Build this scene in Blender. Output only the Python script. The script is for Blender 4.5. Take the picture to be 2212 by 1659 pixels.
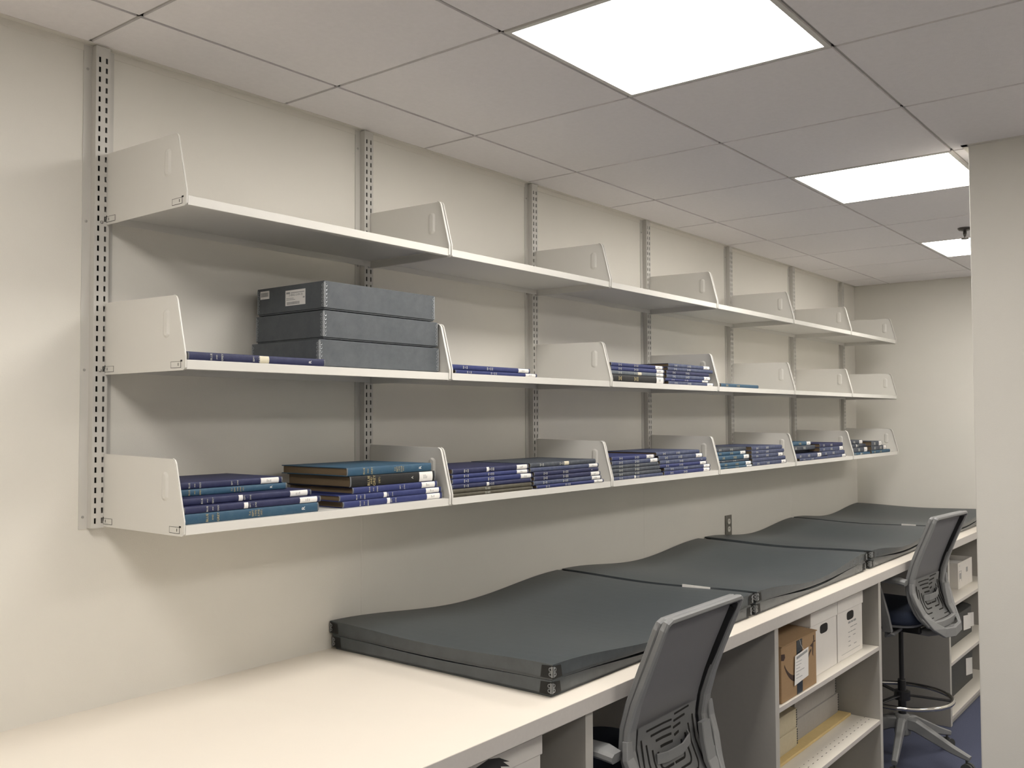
import bpy, math, random
from mathutils import Vector, Matrix
random.seed(7)
SC = bpy.context.scene
for o in list(bpy.data.objects):
    bpy.data.objects.remove(o, do_unlink=True)

# ------------------------------------------------------------------ camera
W_PX, H_PX = 2212, 1659
cam_d = bpy.data.cameras.new('camera')
cam = bpy.data.objects.new('camera', cam_d)
SC.collection.objects.link(cam)
Fv = Vector((0.7840099, 0.61975745, 0.03505982))
Rv = Vector((0.62024951, -0.78439319, -0.00422811))
Uv = Vector((-0.02488029, -0.02506071, 0.99937627))
cam.matrix_world = Matrix((
    (Rv.x, Uv.x, -Fv.x, -1.20844), (Rv.y, Uv.y, -Fv.y, -2.30205),
    (Rv.z, Uv.z, -Fv.z, 1.76767), (0, 0, 0, 1)))
cam_d.sensor_width = 36.0
cam_d.lens = 36.0 * 2025.92 / W_PX
cam_d.clip_start = 0.02
SC.camera = cam

# ------------------------------------------------------------------ light and exposure
world = bpy.data.worlds.new('world')
SC.world = world
world.use_nodes = True
world.node_tree.nodes['Background'].inputs[0].default_value = (0.9, 0.85, 0.78, 1)
world.node_tree.nodes['Background'].inputs[1].default_value = 0.02
LAMP = 10.0
SC.view_settings.view_transform = 'Standard'
SC.view_settings.look = 'None'
SC.view_settings.gamma = 1.0
SC.view_settings.use_curve_mapping = False
SC.view_settings.exposure = 1.05

# ------------------------------------------------------------------ helpers
COL = SC.collection

class MB:
    def __init__(s):
        s.v = []; s.f = []; s.m = []
        s.mi = 0
    def _add(s, vs, fs):
        b = len(s.v)
        s.v += [tuple(p) for p in vs]
        s.f += [tuple(b + i for i in f) for f in fs]
        s.m += [s.mi] * len(fs)
        return s
    def box(s, x0, x1, y0, y1, z0, z1):
        vs = [(x, y, z) for x in (x0, x1) for y in (y0, y1) for z in (z0, z1)]
        return s._add(vs, [(0, 1, 3, 2), (4, 6, 7, 5), (0, 4, 5, 1), (2, 3, 7, 6), (0, 2, 6, 4), (1, 5, 7, 3)])
    def prism(s, pts, axis, a0, a1):
        """pts: 2D outline in the other two axes (x: (y,z), y: (x,z), z: (x,y))"""
        n = len(pts)
        def P(p, a):
            return {'x': (a, p[0], p[1]), 'y': (p[0], a, p[1]), 'z': (p[0], p[1], a)}[axis]
        vs = [P(p, a0) for p in pts] + [P(p, a1) for p in pts]
        fs = [tuple(range(n))[::-1], tuple(range(n, 2 * n))]
        fs += [(i, (i + 1) % n, n + (i + 1) % n, n + i) for i in range(n)]
        return s._add(vs, fs)
    def strip(s, prof, axis, a0, a1, th):
        """open profile extruded along an axis and thickened along its normal"""
        n = len(prof)
        out = []
        for i in range(n):
            a = Vector(prof[max(0, i - 1)]); b = Vector(prof[min(n - 1, i + 1)])
            t = (b - a).normalized()
            out.append((prof[i][0] + t.y * th, prof[i][1] - t.x * th))
        return s.prism(list(prof) + out[::-1], axis, a0, a1)
    def tube(s, path, r, n=8, closed=False, r2=None):
        path = [Vector(p) for p in path]
        m = len(path)
        rad = r if isinstance(r, (list, tuple)) else [r] * m
        vs = []; prev = None
        for i, p in enumerate(path):
            if closed:
                t = path[(i + 1) % m] - path[i - 1]
            else:
                t = path[min(i + 1, m - 1)] - path[max(i - 1, 0)]
            t.normalize()
            if prev is None:
                ref = Vector((0, 0, 1)) if abs(t.z) < 0.9 else Vector((1, 0, 0))
            else:
                ref = prev
            a = (ref - t * ref.dot(t)).normalized()
            b = t.cross(a)
            prev = a
            for k in range(n):
                an = 2 * math.pi * k / n
                vs.append(p + a * (math.cos(an) * rad[i]) + b * (math.sin(an) * rad[i]))
        fs = []
        mm = m if closed else m - 1
        for i in range(mm):
            for k in range(n):
                j = (i + 1) % m
                fs.append((i * n + k, i * n + (k + 1) % n, j * n + (k + 1) % n, j * n + k))
        if not closed:
            fs.append(tuple(range(n))[::-1]); fs.append(tuple((m - 1) * n + k for k in range(n)))
        return s._add(vs, fs)
    def sweep(s, path, wd, dp, ref=(0, 1, 0), closed=False, ch=0.25):
        """rectangular section with chamfered corners; wd in the plane across ref, dp along ref"""
        path = [Vector(p) for p in path]; m = len(path); ref = Vector(ref)
        W = wd if isinstance(wd, (list, tuple)) else [wd] * m
        D = dp if isinstance(dp, (list, tuple)) else [dp] * m
        vs = []
        for i, p in enumerate(path):
            if closed:
                t = path[(i + 1) % m] - path[i - 1]
            else:
                t = path[min(i + 1, m - 1)] - path[max(i - 1, 0)]
            t.normalize()
            nrm = (ref - t * ref.dot(t)).normalized()
            b = t.cross(nrm)
            w = W[i] / 2; d = D[i] / 2; c = min(w, d) * ch * 2
            for (u, v) in ((w, d - c), (w - c, d), (-w + c, d), (-w, d - c), (-w, -d + c), (-w + c, -d), (w - c, -d), (w, -d + c)):
                vs.append(p + b * u + nrm * v)
        fs = []
        mm = m if closed else m - 1
        for i in range(mm):
            j = (i + 1) % m
            for k in range(8):
                fs.append((i * 8 + k, i * 8 + (k + 1) % 8, j * 8 + (k + 1) % 8, j * 8 + k))
        if not closed:
            fs.append(tuple(range(8))[::-1]); fs.append(tuple((m - 1) * 8 + k for k in range(8)))
        return s._add(vs, fs)
    def lathe(s, prof, n=24, c=(0, 0, 0), axis='z'):
        vs = []; m = len(prof)
        for r, h in prof:
            for k in range(n):
                a = 2 * math.pi * k / n
                p = (math.cos(a) * r, math.sin(a) * r, h)
                if axis == 'x': p = (p[2], p[0], p[1])
                if axis == 'y': p = (p[0], p[2], p[1])
                vs.append((p[0] + c[0], p[1] + c[1], p[2] + c[2]))
        fs = []
        for i in range(m - 1):
            for k in range(n):
                fs.append((i * n + k, i * n + (k + 1) % n, (i + 1) * n + (k + 1) % n, (i + 1) * n + k))
        fs.append(tuple(range(n))[::-1]); fs.append(tuple((m - 1) * n + k for k in range(n)))
        return s._add(vs, fs)
    def grid(s, nu, nv, fn):
        vs = [fn(i / nu, j / nv) for i in range(nu + 1) for j in range(nv + 1)]
        fs = [(i * (nv + 1) + j, (i + 1) * (nv + 1) + j, (i + 1) * (nv + 1) + j + 1, i * (nv + 1) + j + 1)
              for i in range(nu) for j in range(nv)]
        return s._add(vs, fs)
    def build(s, name, mat, parent=None, bevel=0, smooth=False, off=None, seg=2, kind=None):
        me = bpy.data.meshes.new(name)
        vs = s.v
        if off is None and parent is not None and parent.get('org') is not None:
            off = parent['org']
        if off is not None:
            vs = [(p[0] - off[0], p[1] - off[1], p[2] - off[2]) for p in vs]
        me.from_pydata(vs, [], s.f)
        mats = mat if isinstance(mat, (list, tuple)) else [mat]
        for m_ in mats: me.materials.append(m_)
        me.polygons.foreach_set('material_index', s.m)
        import bmesh
        bm = bmesh.new(); bm.from_mesh(me)
        bmesh.ops.recalc_face_normals(bm, faces=bm.faces)
        bm.to_mesh(me); bm.free()
        if smooth:
            me.polygons.foreach_set('use_smooth', [True] * len(me.polygons))
        me.update()
        o = bpy.data.objects.new(name, me)
        COL.objects.link(o)
        if parent is not None: o.parent = parent
        elif off is not None: o.location = off
        if bevel:
            b = o.modifiers.new('bevel', 'BEVEL'); b.width = bevel; b.segments = seg
            b.limit_method = 'ANGLE'; b.angle_limit = math.radians(40)
        if kind: o['kind'] = kind
        return o

def thing(name, label, cat, loc=(0, 0, 0), group=None):
    """Empty at the thing's base. Its parts are given in world coordinates."""
    o = bpy.data.objects.new(name, None)
    o.empty_display_size = 0.05
    COL.objects.link(o)
    o.location = loc
    o['org'] = loc
    o['label'] = label; o['category'] = cat
    if group: o['group'] = group
    return o

def sub(o, parent):
    """re-parent a mesh below a part; the part mesh sits at its thing's origin"""
    o.parent = parent
    return o

def part2(mb, name, mat, top, part, **k):
    """sub-part: coordinates relative to the thing, parented to the part"""
    o = mb.build(name, mat, None, off=top['org'], **k)
    o.location = (0, 0, 0)
    o.parent = part
    return o

def tag(o, label, cat, group=None):
    o['label'] = label; o['category'] = cat
    if group: o['group'] = group
    return o

# ------------------------------------------------------------------ materials
def mat(name, col, rough=0.6, metal=0.0, noise=0, nscale=40, bump=0, bscale=200, col2=None, spec=None, coat=0, sep=None, alpha=None, stretch=None):
    m = bpy.data.materials.new(name); m.use_nodes = True
    nt = m.node_tree; N = nt.nodes; L = nt.links
    b = N['Principled BSDF']
    c = (*col, 1)
    b.inputs['Base Color'].default_value = c
    b.inputs['Roughness'].default_value = rough
    b.inputs['Metallic'].default_value = metal
    if spec is not None: b.inputs['Specular IOR Level'].default_value = spec
    if coat: b.inputs['Coat Weight'].default_value = coat
    tc = N.new('ShaderNodeTexCoord')
    vec = tc.outputs['Object']
    if stretch:
        mp = N.new('ShaderNodeMapping'); mp.inputs['Scale'].default_value = stretch
        L.new(vec, mp.inputs[0]); vec = mp.outputs[0]
    if noise:
        n = N.new('ShaderNodeTexNoise'); n.inputs['Scale'].default_value = nscale
        n.inputs['Detail'].default_value = 6; n.inputs['Roughness'].default_value = 0.65
        L.new(vec, n.inputs['Vector'])
        r = N.new('ShaderNodeValToRGB')
        lo, hi = sep if sep else (0.3, 0.7)
        r.color_ramp.elements[0].position = lo; r.color_ramp.elements[1].position = hi
        c2 = col2 if col2 else tuple(x * (1 - noise) for x in col)
        r.color_ramp.elements[0].color = c
        r.color_ramp.elements[1].color = (*c2, 1)
        L.new(n.outputs['Fac'], r.inputs[0]); L.new(r.outputs[0], b.inputs['Base Color'])
    if bump:
        n2 = N.new('ShaderNodeTexNoise'); n2.inputs['Scale'].default_value = bscale
        n2.inputs['Detail'].default_value = 3
        L.new(vec, n2.inputs['Vector'])
        bp = N.new('ShaderNodeBump'); bp.inputs['Strength'].default_value = bump; bp.inputs['Distance'].default_value = 0.002
        L.new(n2.outputs['Fac'], bp.inputs['Height']); L.new(bp.outputs[0], b.inputs['Normal'])
    if alpha is not None:
        b.inputs['Alpha'].default_value = alpha
    return m

M = {}
M['wall'] = mat('wall_paint', (0.735, 0.712, 0.655), 0.75, noise=0.03, nscale=3, bump=0.15, bscale=350)
M['tile'] = mat('ceiling_tile', (0.88, 0.85, 0.85), 0.9, noise=0.04, nscale=60, bump=0.25, bscale=260)
M['grid'] = mat('ceiling_grid', (0.50, 0.48, 0.45), 0.6, noise=0.03)
M['angle'] = mat('wall_angle', (0.72, 0.69, 0.63), 0.6, noise=0.03)
M['carpet'] = mat('carpet', (0.048, 0.056, 0.10), 0.95, noise=0.5, nscale=260, bump=0.8, bscale=400, col2=(0.085, 0.095, 0.15))
M['shelf'] = mat('shelf_enamel', (0.68, 0.665, 0.625), 0.38, noise=0.02, nscale=8)
M['upright'] = mat('upright_enamel', (0.58, 0.565, 0.53), 0.42, noise=0.03, nscale=8)
M['dark'] = mat('dark_gap', (0.012, 0.011, 0.010), 0.9, noise=0.1)
M['screw'] = mat('screw_metal', (0.45, 0.44, 0.42), 0.3, 0.9, noise=0.1)
M['desk'] = mat('desk_laminate', (0.80, 0.74, 0.655), 0.45, noise=0.02, nscale=5, bump=0.03)
M['edge'] = mat('desk_edge_band', (0.56, 0.53, 0.50), 0.5, noise=0.05, nscale=90)
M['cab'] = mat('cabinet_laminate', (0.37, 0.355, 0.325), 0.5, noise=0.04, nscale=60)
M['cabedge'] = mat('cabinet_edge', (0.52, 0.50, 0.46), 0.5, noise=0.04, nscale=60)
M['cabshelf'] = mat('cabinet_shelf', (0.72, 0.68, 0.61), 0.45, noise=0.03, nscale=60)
M['light'] = None
m = bpy.data.materials.new('light_diffuser'); m.use_nodes = True
nt = m.node_tree; nt.nodes.clear()
e = nt.nodes.new('ShaderNodeEmission'); out = nt.nodes.new('ShaderNodeOutputMaterial')
e.inputs[0].default_value = (1.0, 0.953, 0.89, 1); e.inputs[1].default_value = LAMP
nt.links.new(e.outputs[0], out.inputs[0]); M['light'] = m
M['frame'] = mat('light_frame', (0.7, 0.68, 0.64), 0.5, noise=0.03)
M['pboard'] = mat('portfolio_board', (0.058, 0.068, 0.075), 0.42, noise=0.25, nscale=14, bump=0.1, bscale=500, col2=(0.051, 0.060, 0.066))
M['pboard2'] = mat('portfolio_edge', (0.072, 0.083, 0.090), 0.27, noise=0.2, nscale=20)
M['cloth'] = mat('black_corner_cloth', (0.008, 0.0085, 0.008), 0.7, noise=0.3, bump=0.3)
M['clasp'] = mat('corner_clasp', (0.27, 0.28, 0.285), 0.35, 0.4, noise=0.1)
M['archive'] = mat('archival_board', (0.070, 0.080, 0.090), 0.6, noise=0.3, nscale=30, bump=0.12, bscale=400, col2=(0.10, 0.11, 0.12))
M['staple'] = mat('metal_edge', (0.36, 0.38, 0.40), 0.35, 0.6, noise=0.1)
M['white'] = mat('white_paper', (0.80, 0.78, 0.75), 0.7, noise=0.03)
M['cream'] = mat('cream_paper', (0.72, 0.66, 0.50), 0.7, noise=0.05)
M['ink'] = mat('print_ink', (0.03, 0.03, 0.032), 0.7, noise=0.1)
M['inkg'] = mat('grey_print', (0.33, 0.33, 0.33), 0.7, noise=0.1)
M['gilt'] = mat('gilt_stamp', (0.55, 0.46, 0.25), 0.4, 0.3, noise=0.1)
M['silver'] = mat('pale_stamp', (0.55, 0.55, 0.50), 0.5, noise=0.1)
M['pages'] = mat('page_block', (0.19, 0.135, 0.078), 0.9, noise=0.35, nscale=20, stretch=(4, 4, 400))
M['plastic'] = mat('chair_plastic', (0.225, 0.228, 0.23), 0.45, noise=0.04, nscale=50, bump=0.08)
M['mesh'] = mat('chair_mesh', (0.225, 0.222, 0.235), 0.7, noise=0.15, nscale=700, bump=0.4, bscale=900, alpha=0.93)
M['mesh2'] = mat('lumbar_plastic', (0.165, 0.167, 0.17), 0.5, noise=0.05)
M['seat'] = mat('seat_fabric', (0.012, 0.02, 0.045), 0.85, noise=0.3, nscale=300, bump=0.4, bscale=500)
M['black'] = mat('black_plastic', (0.015, 0.015, 0.016), 0.4, noise=0.1)
M['chrome'] = mat('chrome', (0.62, 0.61, 0.58), 0.12, 1.0, noise=0.05)
M['kraft'] = mat('kraft_cardboard', (0.36, 0.23, 0.12), 0.85, noise=0.1, nscale=30, bump=0.1, stretch=(1, 1, 8))
M['kprint'] = mat('kraft_print', (0.055, 0.03, 0.022), 0.8, noise=0.2)
M['tape'] = mat('black_tape', (0.03, 0.037, 0.042), 0.22, noise=0.3, nscale=60)
M['bank'] = mat('white_corrugated', (0.74, 0.71, 0.67), 0.8, noise=0.03, nscale=20)
M['creambox'] = mat('cream_board', (0.50, 0.44, 0.31), 0.8, noise=0.08, nscale=60)
M['greybox'] = mat('grey_board', (0.33, 0.31, 0.285), 0.75, noise=0.08, nscale=60)
M['folder'] = mat('manila_folder', (0.62, 0.47, 0.22), 0.75, noise=0.08, nscale=30)
M['case'] = mat('charcoal_case', (0.06, 0.062, 0.06), 0.6, noise=0.2, nscale=40)
M['outlet'] = mat('outlet_plate', (0.20, 0.19, 0.165), 0.35, 0.5, noise=0.05)
M['socket'] = mat('outlet_face', (0.62, 0.60, 0.55), 0.4, noise=0.03)
M['brass'] = mat('sprinkler_metal', (0.12, 0.11, 0.10), 0.35, 0.7, noise=0.2)
BC = {
 'N': ((0.013, 0.017, 0.068), (0.026, 0.032, 0.095)), 'B': ((0.017, 0.027, 0.125), (0.032, 0.045, 0.15)),
 'T': ((0.022, 0.075, 0.135), (0.045, 0.105, 0.16)), 'D': ((0.022, 0.035, 0.11), (0.085, 0.10, 0.155)),
 'S': ((0.022, 0.03, 0.05), (0.085, 0.095, 0.11)), 'K': ((0.005, 0.0055, 0.006), (0.013, 0.013, 0.013)),
 'O': ((0.055, 0.048, 0.030), (0.10, 0.09, 0.065)), 'V': ((0.007, 0.009, 0.018), (0.012, 0.014, 0.025)),
 'G': ((0.09, 0.11, 0.14), (0.15, 0.17, 0.19))}
BM = {}
for k, (a, b) in BC.items():
    BM[k] = mat('book_cloth_' + k.lower(), a, 0.6, noise=1, nscale=38, col2=b, sep=(0.45, 0.8) if k in 'NBTKV' else (0.3, 0.72), bump=0.15, bscale=700)
M['worn'] = mat('worn_book_tips', (0.17, 0.18, 0.19), 0.8, noise=0.4, nscale=120)

# ------------------------------------------------------------------ dimensions (metres; long wall is y = 0, room at y < 0)
S = 0.9144; T = 0.6096
XF = 5.795; ZC = 2.72; GX = -0.0339; YA = -0.254
XN = -3.1; YB = -3.9; XP = 2.375; YP = -1.532

# ------------------------------------------------------------------ setting
def struct(mb, name, mt, **k):
    o = mb.build(name, mt, **k); o['kind'] = 'structure'; return o
w = MB().box(XN - .1, XF + .1, 0, 0.12, 0, 2.9)
for xs in (0.908, 2.722, 4.539):
    w.prism([(xs - .008, 0.001), (xs - .003, -0.0012), (xs + .003, -0.0012), (xs + .008, 0.001)], 'z', 1.05, 1.6)
struct(w, 'wall_left', M['wall'])
struct(MB().box(XF, XF + .12, YB, 0, 0, 2.9), 'wall_far', M['wall'])
struct(MB().box(XP, XP + .14, YB, YP, 0, 2.9), 'wall_right', M['wall'], bevel=0.004)
struct(MB().box(XN - .12, XN, YB, 0, 0, 2.9), 'wall_near', M['wall'])
struct(MB().box(XN - .1, XF + .1, YB - .12, YB, 0, 2.9), 'wall_back', M['wall'])
struct(MB().box(XN - .1, XF + .1, YB, 0.0, -0.1, 0), 'floor', M['carpet'])

LANE = [(-2, 2), (1, 2), (4, 2), (7, 2), (-2, 5), (1, 5), (5, 5), (8, 5)]   # (row, column) of the ceiling lights
lights = set(LANE)
ct = MB().box(XN, XF, YB, 0, ZC + .010, ZC + .15)
gr = MB()
ylines = [0.0] + [YA - T * m_ for m_ in range(0, 7)]
g = 0.0055
n0 = -6
for n in range(n0, 11):
    xa = max(GX + n * T, XN); xb = min(GX + (n + 1) * T, XF)
    if xb - xa < .02: continue
    for c in range(7):
        ya = max(ylines[c + 1] if c + 1 < len(ylines) else YB, YB); yb = ylines[c]
        if yb - ya < .02: continue
        if (n, c) in lights: continue
        ct.box(xa + g, xb - g, ya + g, yb - g, ZC, ZC + .010)
struct(ct, 'ceiling', M['tile'])
for n in range(n0, 11):
    x = GX + n * T
    if XN < x < XF: gr.box(x - .012, x + .012, YB, 0, ZC + .0055, ZC + .012)
for y in ylines[1:]:
    if y > YB: gr.box(XN, XF, y - .012, y + .012, ZC + .0055, ZC + .0118)
struct(gr, 'trim_1', M['grid'])
a = MB()
a.box(XN, XF, -.020, 0, ZC - .0022, ZC + .002).box(XN, XF, -.0015, 0, ZC - .020, ZC)
a.box(XF - .020, XF, YB, 0, ZC - .0022, ZC + .002)
a.box(XP - .020, XP + .16, YP, YP + .020, ZC - .0022, ZC + .002).box(XP - .020, XP, YB, YP + .02, ZC - .0022, ZC + .002)
struct(a, 'trim_2', M['angle'])
b = MB().box(XP - .012, XP, YB, YP, 0, .1).box(XN, XN + .012, YB, 0, 0, .1)
struct(b, 'baseboard_right', M['black'])

lab = {(1, 2): 'square ceiling light panel nearest the camera, whole in view', (4, 2): 'second square ceiling light panel, partly hidden by the right wall',
       (7, 2): 'farthest small square ceiling light panel beside the sprinkler head', (-2, 2): 'ceiling light panel above the bare near end of the worktop',
       (-2, 5): 'ceiling light panel behind the camera near the back wall', (1, 5): 'ceiling light panel by the right wall, away from the shelves',
       (5, 5): 'ceiling light panel behind the right wall, nearer one', (8, 5): 'ceiling light panel behind the right wall, farther one'}
for (n, c) in LANE:
    x0 = GX + n * T; y1 = YA - T * (c - 1); y0 = y1 - T
    t = thing('ceiling_light', lab[(n, c)], 'ceiling light', ((x0 + T / 2), (y0 + y1) / 2, ZC), 'square ceiling light panels')
    x1 = x0 + T
    fr = MB()
    q = 0.004; wd = 0.014
    for bx in ((x0 + q, x1 - q, y0 + q, y0 + q + wd), (x0 + q, x1 - q, y1 - q - wd, y1 - q), (x0 + q, x0 + q + wd, y0 + q + wd, y1 - q - wd), (x1 - q - wd, x1 - q, y0 + q + wd, y1 - q - wd)):
        fr.box(*bx, ZC - .001, ZC + .009)
    fr.build('light_frame', M['frame'], t)
    MB().box(x0 + q + wd, x1 - q - wd, y0 + q + wd, y1 - q - wd, ZC + .002, ZC + .008).build('diffuser', M['light'], t)

# sprinkler
t = thing('sprinkler_head', 'small metal sprinkler head hanging under the ceiling', 'sprinkler', (3.95, -1.17, ZC), None)
MB().lathe([(.034, 0), (.034, -.004), (.028, -.012), (.012, -.016)], 20, (3.95, -1.17, ZC)).build('escutcheon', M['brass'], t, smooth=False)
MB().lathe([(.008, -.012), (.009, -.03), (.006, -.045)], 12, (3.95, -1.17, ZC)).sweep([(3.938, -1.17, ZC - .02), (3.932, -1.17, ZC - .035), (3.948, -1.17, ZC - .055)], .004, .004).sweep([(3.962, -1.17, ZC - .02), (3.968, -1.17, ZC - .035), (3.952, -1.17, ZC - .055)], .004, .004).build('frame', M['brass'], t)
MB().lathe([(.018, -.054), (.018, -.057)], 14, (3.95, -1.17, ZC)).build('deflector', M['brass'], t)

# outlet
t = thing('wall_outlet', 'steel duplex outlet plate on the wall above the far portfolio boxes', 'outlet', (3.627, 0, 1.162))
MB().box(3.588, 3.666, -.006, 0, 1.105, 1.219).build('plate', M['outlet'], t, bevel=.002)
for zc in (1.142, 1.184):
    p = MB()
    pts = [(3.627 + .0165 * math.cos(a) * 1.0, zc + .0145 * max(-0.85, min(.85, math.sin(a))) / .85 * 1.0) for a in [k * math.pi / 10 for k in range(20)]]
    so = p.prism(pts, 'y', -.009, -.004).build('socket', M['socket'], t)
    hs = MB().box(3.620, 3.622, -.0095, -.0085, zc - .001, zc + .008).box(3.631, 3.633, -.0095, -.0085, zc - .001, zc + .008)
    part2(hs, 'slots', M['dark'], t, so)

# ------------------------------------------------------------------ uprights
ordn = ['leftmost', 'second', 'third', 'fourth', 'fifth', 'sixth', 'seventh and farthest']
ZU0, ZU1 = 1.492, 2.715
SECT_B = [1.4969, 1.8784, 2.2599]        # underside of shelf end panels
for i in range(7):
    xc = i * S
    t = thing('shelf_upright', '%s double-slotted off-white steel upright on the long wall' % ordn[i] + (' counting from the left' if i else ''), 'shelf upright', (xc, 0, ZU0), 'slotted wall uprights')
    f = MB().box(xc - .040, xc - .0175, -.0025, 0, ZU0, ZU1).box(xc + .0175, xc + .040, -.0025, 0, ZU0, ZU1)
    f.build('mounting_flange', M['upright'], t)
    c = MB()
    yf, yb = -.024, -.0222
    c.box(xc - .019, xc - .0172, yf, 0, ZU0 + .002, ZU1).box(xc + .0172, xc + .019, yf, 0, ZU0 + .002, ZU1)
    sw = .0028
    xr = (xc - .0090, xc + .0090)
    c.box(xc - .0172, xr[0] - sw, yf, yb, ZU0 + .002, ZU1)
    c.box(xr[0] + sw, xr[1] - sw, yf, yb, ZU0 + .002, ZU1)
    c.box(xr[1] + sw, xc + .0172, yf, yb, ZU0 + .002, ZU1)
    zs = []; z = ZU0 + .020
    while z < ZU1 - .03: zs.append(z); z += .0254
    sh = .0070
    for x in xr:
        zp = ZU0 + .002
        for z in zs:
            c.box(x - sw, x + sw, yf, yb, zp, z - sh); zp = z + sh
        c.box(x - sw, x + sw, yf, yb, zp, ZU1)
    c.build('slotted_channel', M['upright'], t)
    MB().box(xc - .0172, xc + .0172, -.003, -.0002, ZU0 + .003, ZU1 - .001).build('channel_shade', M['dark'], t)  # near-black sheet painting the shade inside the channel behind its slots
    for z in (ZU0 + .03, 1.89, 2.266, 2.655):
        s1 = MB().lathe([(.0035, 0), (.003, -.0016), (.0012, -.0024)], 10).build('screw', M['screw'], t, off=(0, 0, 0))
        s1.rotation_euler = (-math.pi / 2, 0, 0); s1.location = (-.030, -.0025, z - ZU0)
    for z in (1.889, 2.265):
        s2 = MB().lathe([(.0045, 0), (.004, -.0018), (.0016, -.003)], 10).build('screw', M['screw'], t, off=(0, 0, 0))
        s2.rotation_euler = (-math.pi / 2, 0, 0); s2.location = (0.0, -.024, z - ZU0)

# ------------------------------------------------------------------ cantilever shelves
def panel_pts(b):
    top = b + .178; yt = -.338
    pts = [(-.026, b), (-.374, b), (-.379, b + .004), (-.380, b + .034)]
    # rounded top front corner
    import math as _m
    pts += [(-.348, b + .155), (-.345, b + .166), (-.340, b + .173), (-.332, b + .1765)]
    pts += [(-.026, b + .182)]
    return pts
rown = ['bottom', 'middle', 'top']
bayn = ['first (nearest)', 'second', 'third', 'fourth', 'fifth', 'sixth and farthest']
content = {(0, 0): 'holding two stacks of bound volumes', (1, 0): 'holding grey boxes and one book', (2, 0): 'empty'}
def shelf(i, r):
    b = SECT_B[r]; x0 = i * S + .012; x1 = (i + 1) * S + .008
    if r == 2: st = 'empty'
    elif r == 0: st = 'carrying bound volumes'
    else: st = ['carrying grey boxes', 'carrying two blue volumes', 'carrying two stacks of volumes', 'carrying one teal volume', 'empty', 'empty'][i]
    t = thing('wall_shelf', 'off-white steel shelf, %s row, %s bay, %s' % (rown[r], bayn[i], st), 'shelf', (x0, 0, b), 'cantilevered wall shelves')
    bd = MB()
    xa, xb = x0 + .0035, x1 - .0035
    zt = b + .0245
    bd.box(xa, xb, -.3765, -.0265, zt - .0018, zt)                      # deck
    bd.box(xa + .003, xb, -.3780, -.3735, b + .0025, zt)                      # front lip
    bd.box(xa, xb, -.3735, -.362, b + .0025, b + .0042)                # return of the lip
    bd.box(xa, xb, -.0280, -.0265, b + .004, zt + .010)                        # back lip
    bd.build('shelf_deck', M['shelf'], t, bevel=.0008)
    pts = panel_pts(b)
    for side, xo in (('l', x0), ('r', x1 - .0026)):
        p = MB().prism(pts, 'x', xo, xo + .0026)
        # rolled front and top edge
        fp = [(-.371, b + .001), (-.3795, b + .006), (-.3803, b + .034), (-.3485, b + .155), (-.3455, b + .166), (-.3405, b + .1735), (-.332, b + .177)]
        if side == 'r':
            for a_, c_ in zip(fp[:-1], fp[1:]):
                pass
            p.sweep([(xo - .0022, y, z) for y, z in fp], .0022, .008, ref=(1, 0, 0), ch=.3)
        else:
            p.sweep([(xo + .0028, y, z) for y, z in fp], .0022, .004, ref=(1, 0, 0), ch=.3)
        # embossed finger rib
        s_ = -1
        xe = xo if side == 'l' else xo
        rib = [(-.303 + .015 * math.cos(a) , b + .112 + (.022 if math.sin(a) > 0 else -.022) + .012 * math.sin(a)) for a in [k * math.pi / 8 for k in range(16)]]
        e = .0036
        inner = [(-.305 + (y + .305) * .45, (b + .112) + (z - b - .112) * .84) for y, z in rib]
        n_ = len(rib)
        vs = [(xo, y, z) for y, z in rib] + [(xo - e, y, z) for y, z in inner]
        p._add(vs, [tuple(range(n_, 2 * n_))] + [(k, (k + 1) % n_, n_ + (k + 1) % n_, n_ + k) for k in range(n_)])
        pan = p.build('end_panel', M['shelf'], t, bevel=0)
        if side == 'l':
            for (yc, fl) in ((-.344, 1), (-.046, -1)):
                k = MB()
                a0, a1 = yc - .021, yc + .021
                X0, X1 = xo - .0005, xo + .0001
                k.box(X0, X1, a0, a0 + .001, b + .006, b + .021).box(X0, X1, a1 - .001, a1, b + .006, b + .021)
                k.box(X0, X1, a0, a1, b + .006, b + .007).box(X0, X1, a0, a1, b + .0205, b + .0211)
                if fl > 0: k.box(X0, X1, a0 - .005, a0 + .002, b + .020, b + .024)
                else: k.box(X0, X1, a1 - .002, a1 + .001, b + .014, b + .024)
                k.box(X0, X1, yc - fl * .010 - .0012, yc - fl * .010 + .0012, b + .0105, b + .0175)
                part2(k, 'tab_slot', M['dark'], t, pan)
                tb = MB().box(xo - .0004, xo + .0001, a0 + .001, a1 - .001, b + .007, b + .020)
                part2(tb, 'shelf_tab', M['shelf'], t, pan)
        # hooks into the upright
        hk = MB()
        hp = [(-.0265, b + .010)]
        for z in (b + .02, b + .07, b + .120, b + .160):
            hp += [(-.0245, z - .005), (-.018, z - .004), (-.018, z + .006), (-.0245, z + .007)]
        hp += [(-.0265, b + .172)]
        hk.prism(hp, 'x', xo, xo + .0024)
        part2(hk, 'hook', M['shelf'], t, pan)
    return t
for i in range(6):
    for r in range(3):
        shelf(i, r)

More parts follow.
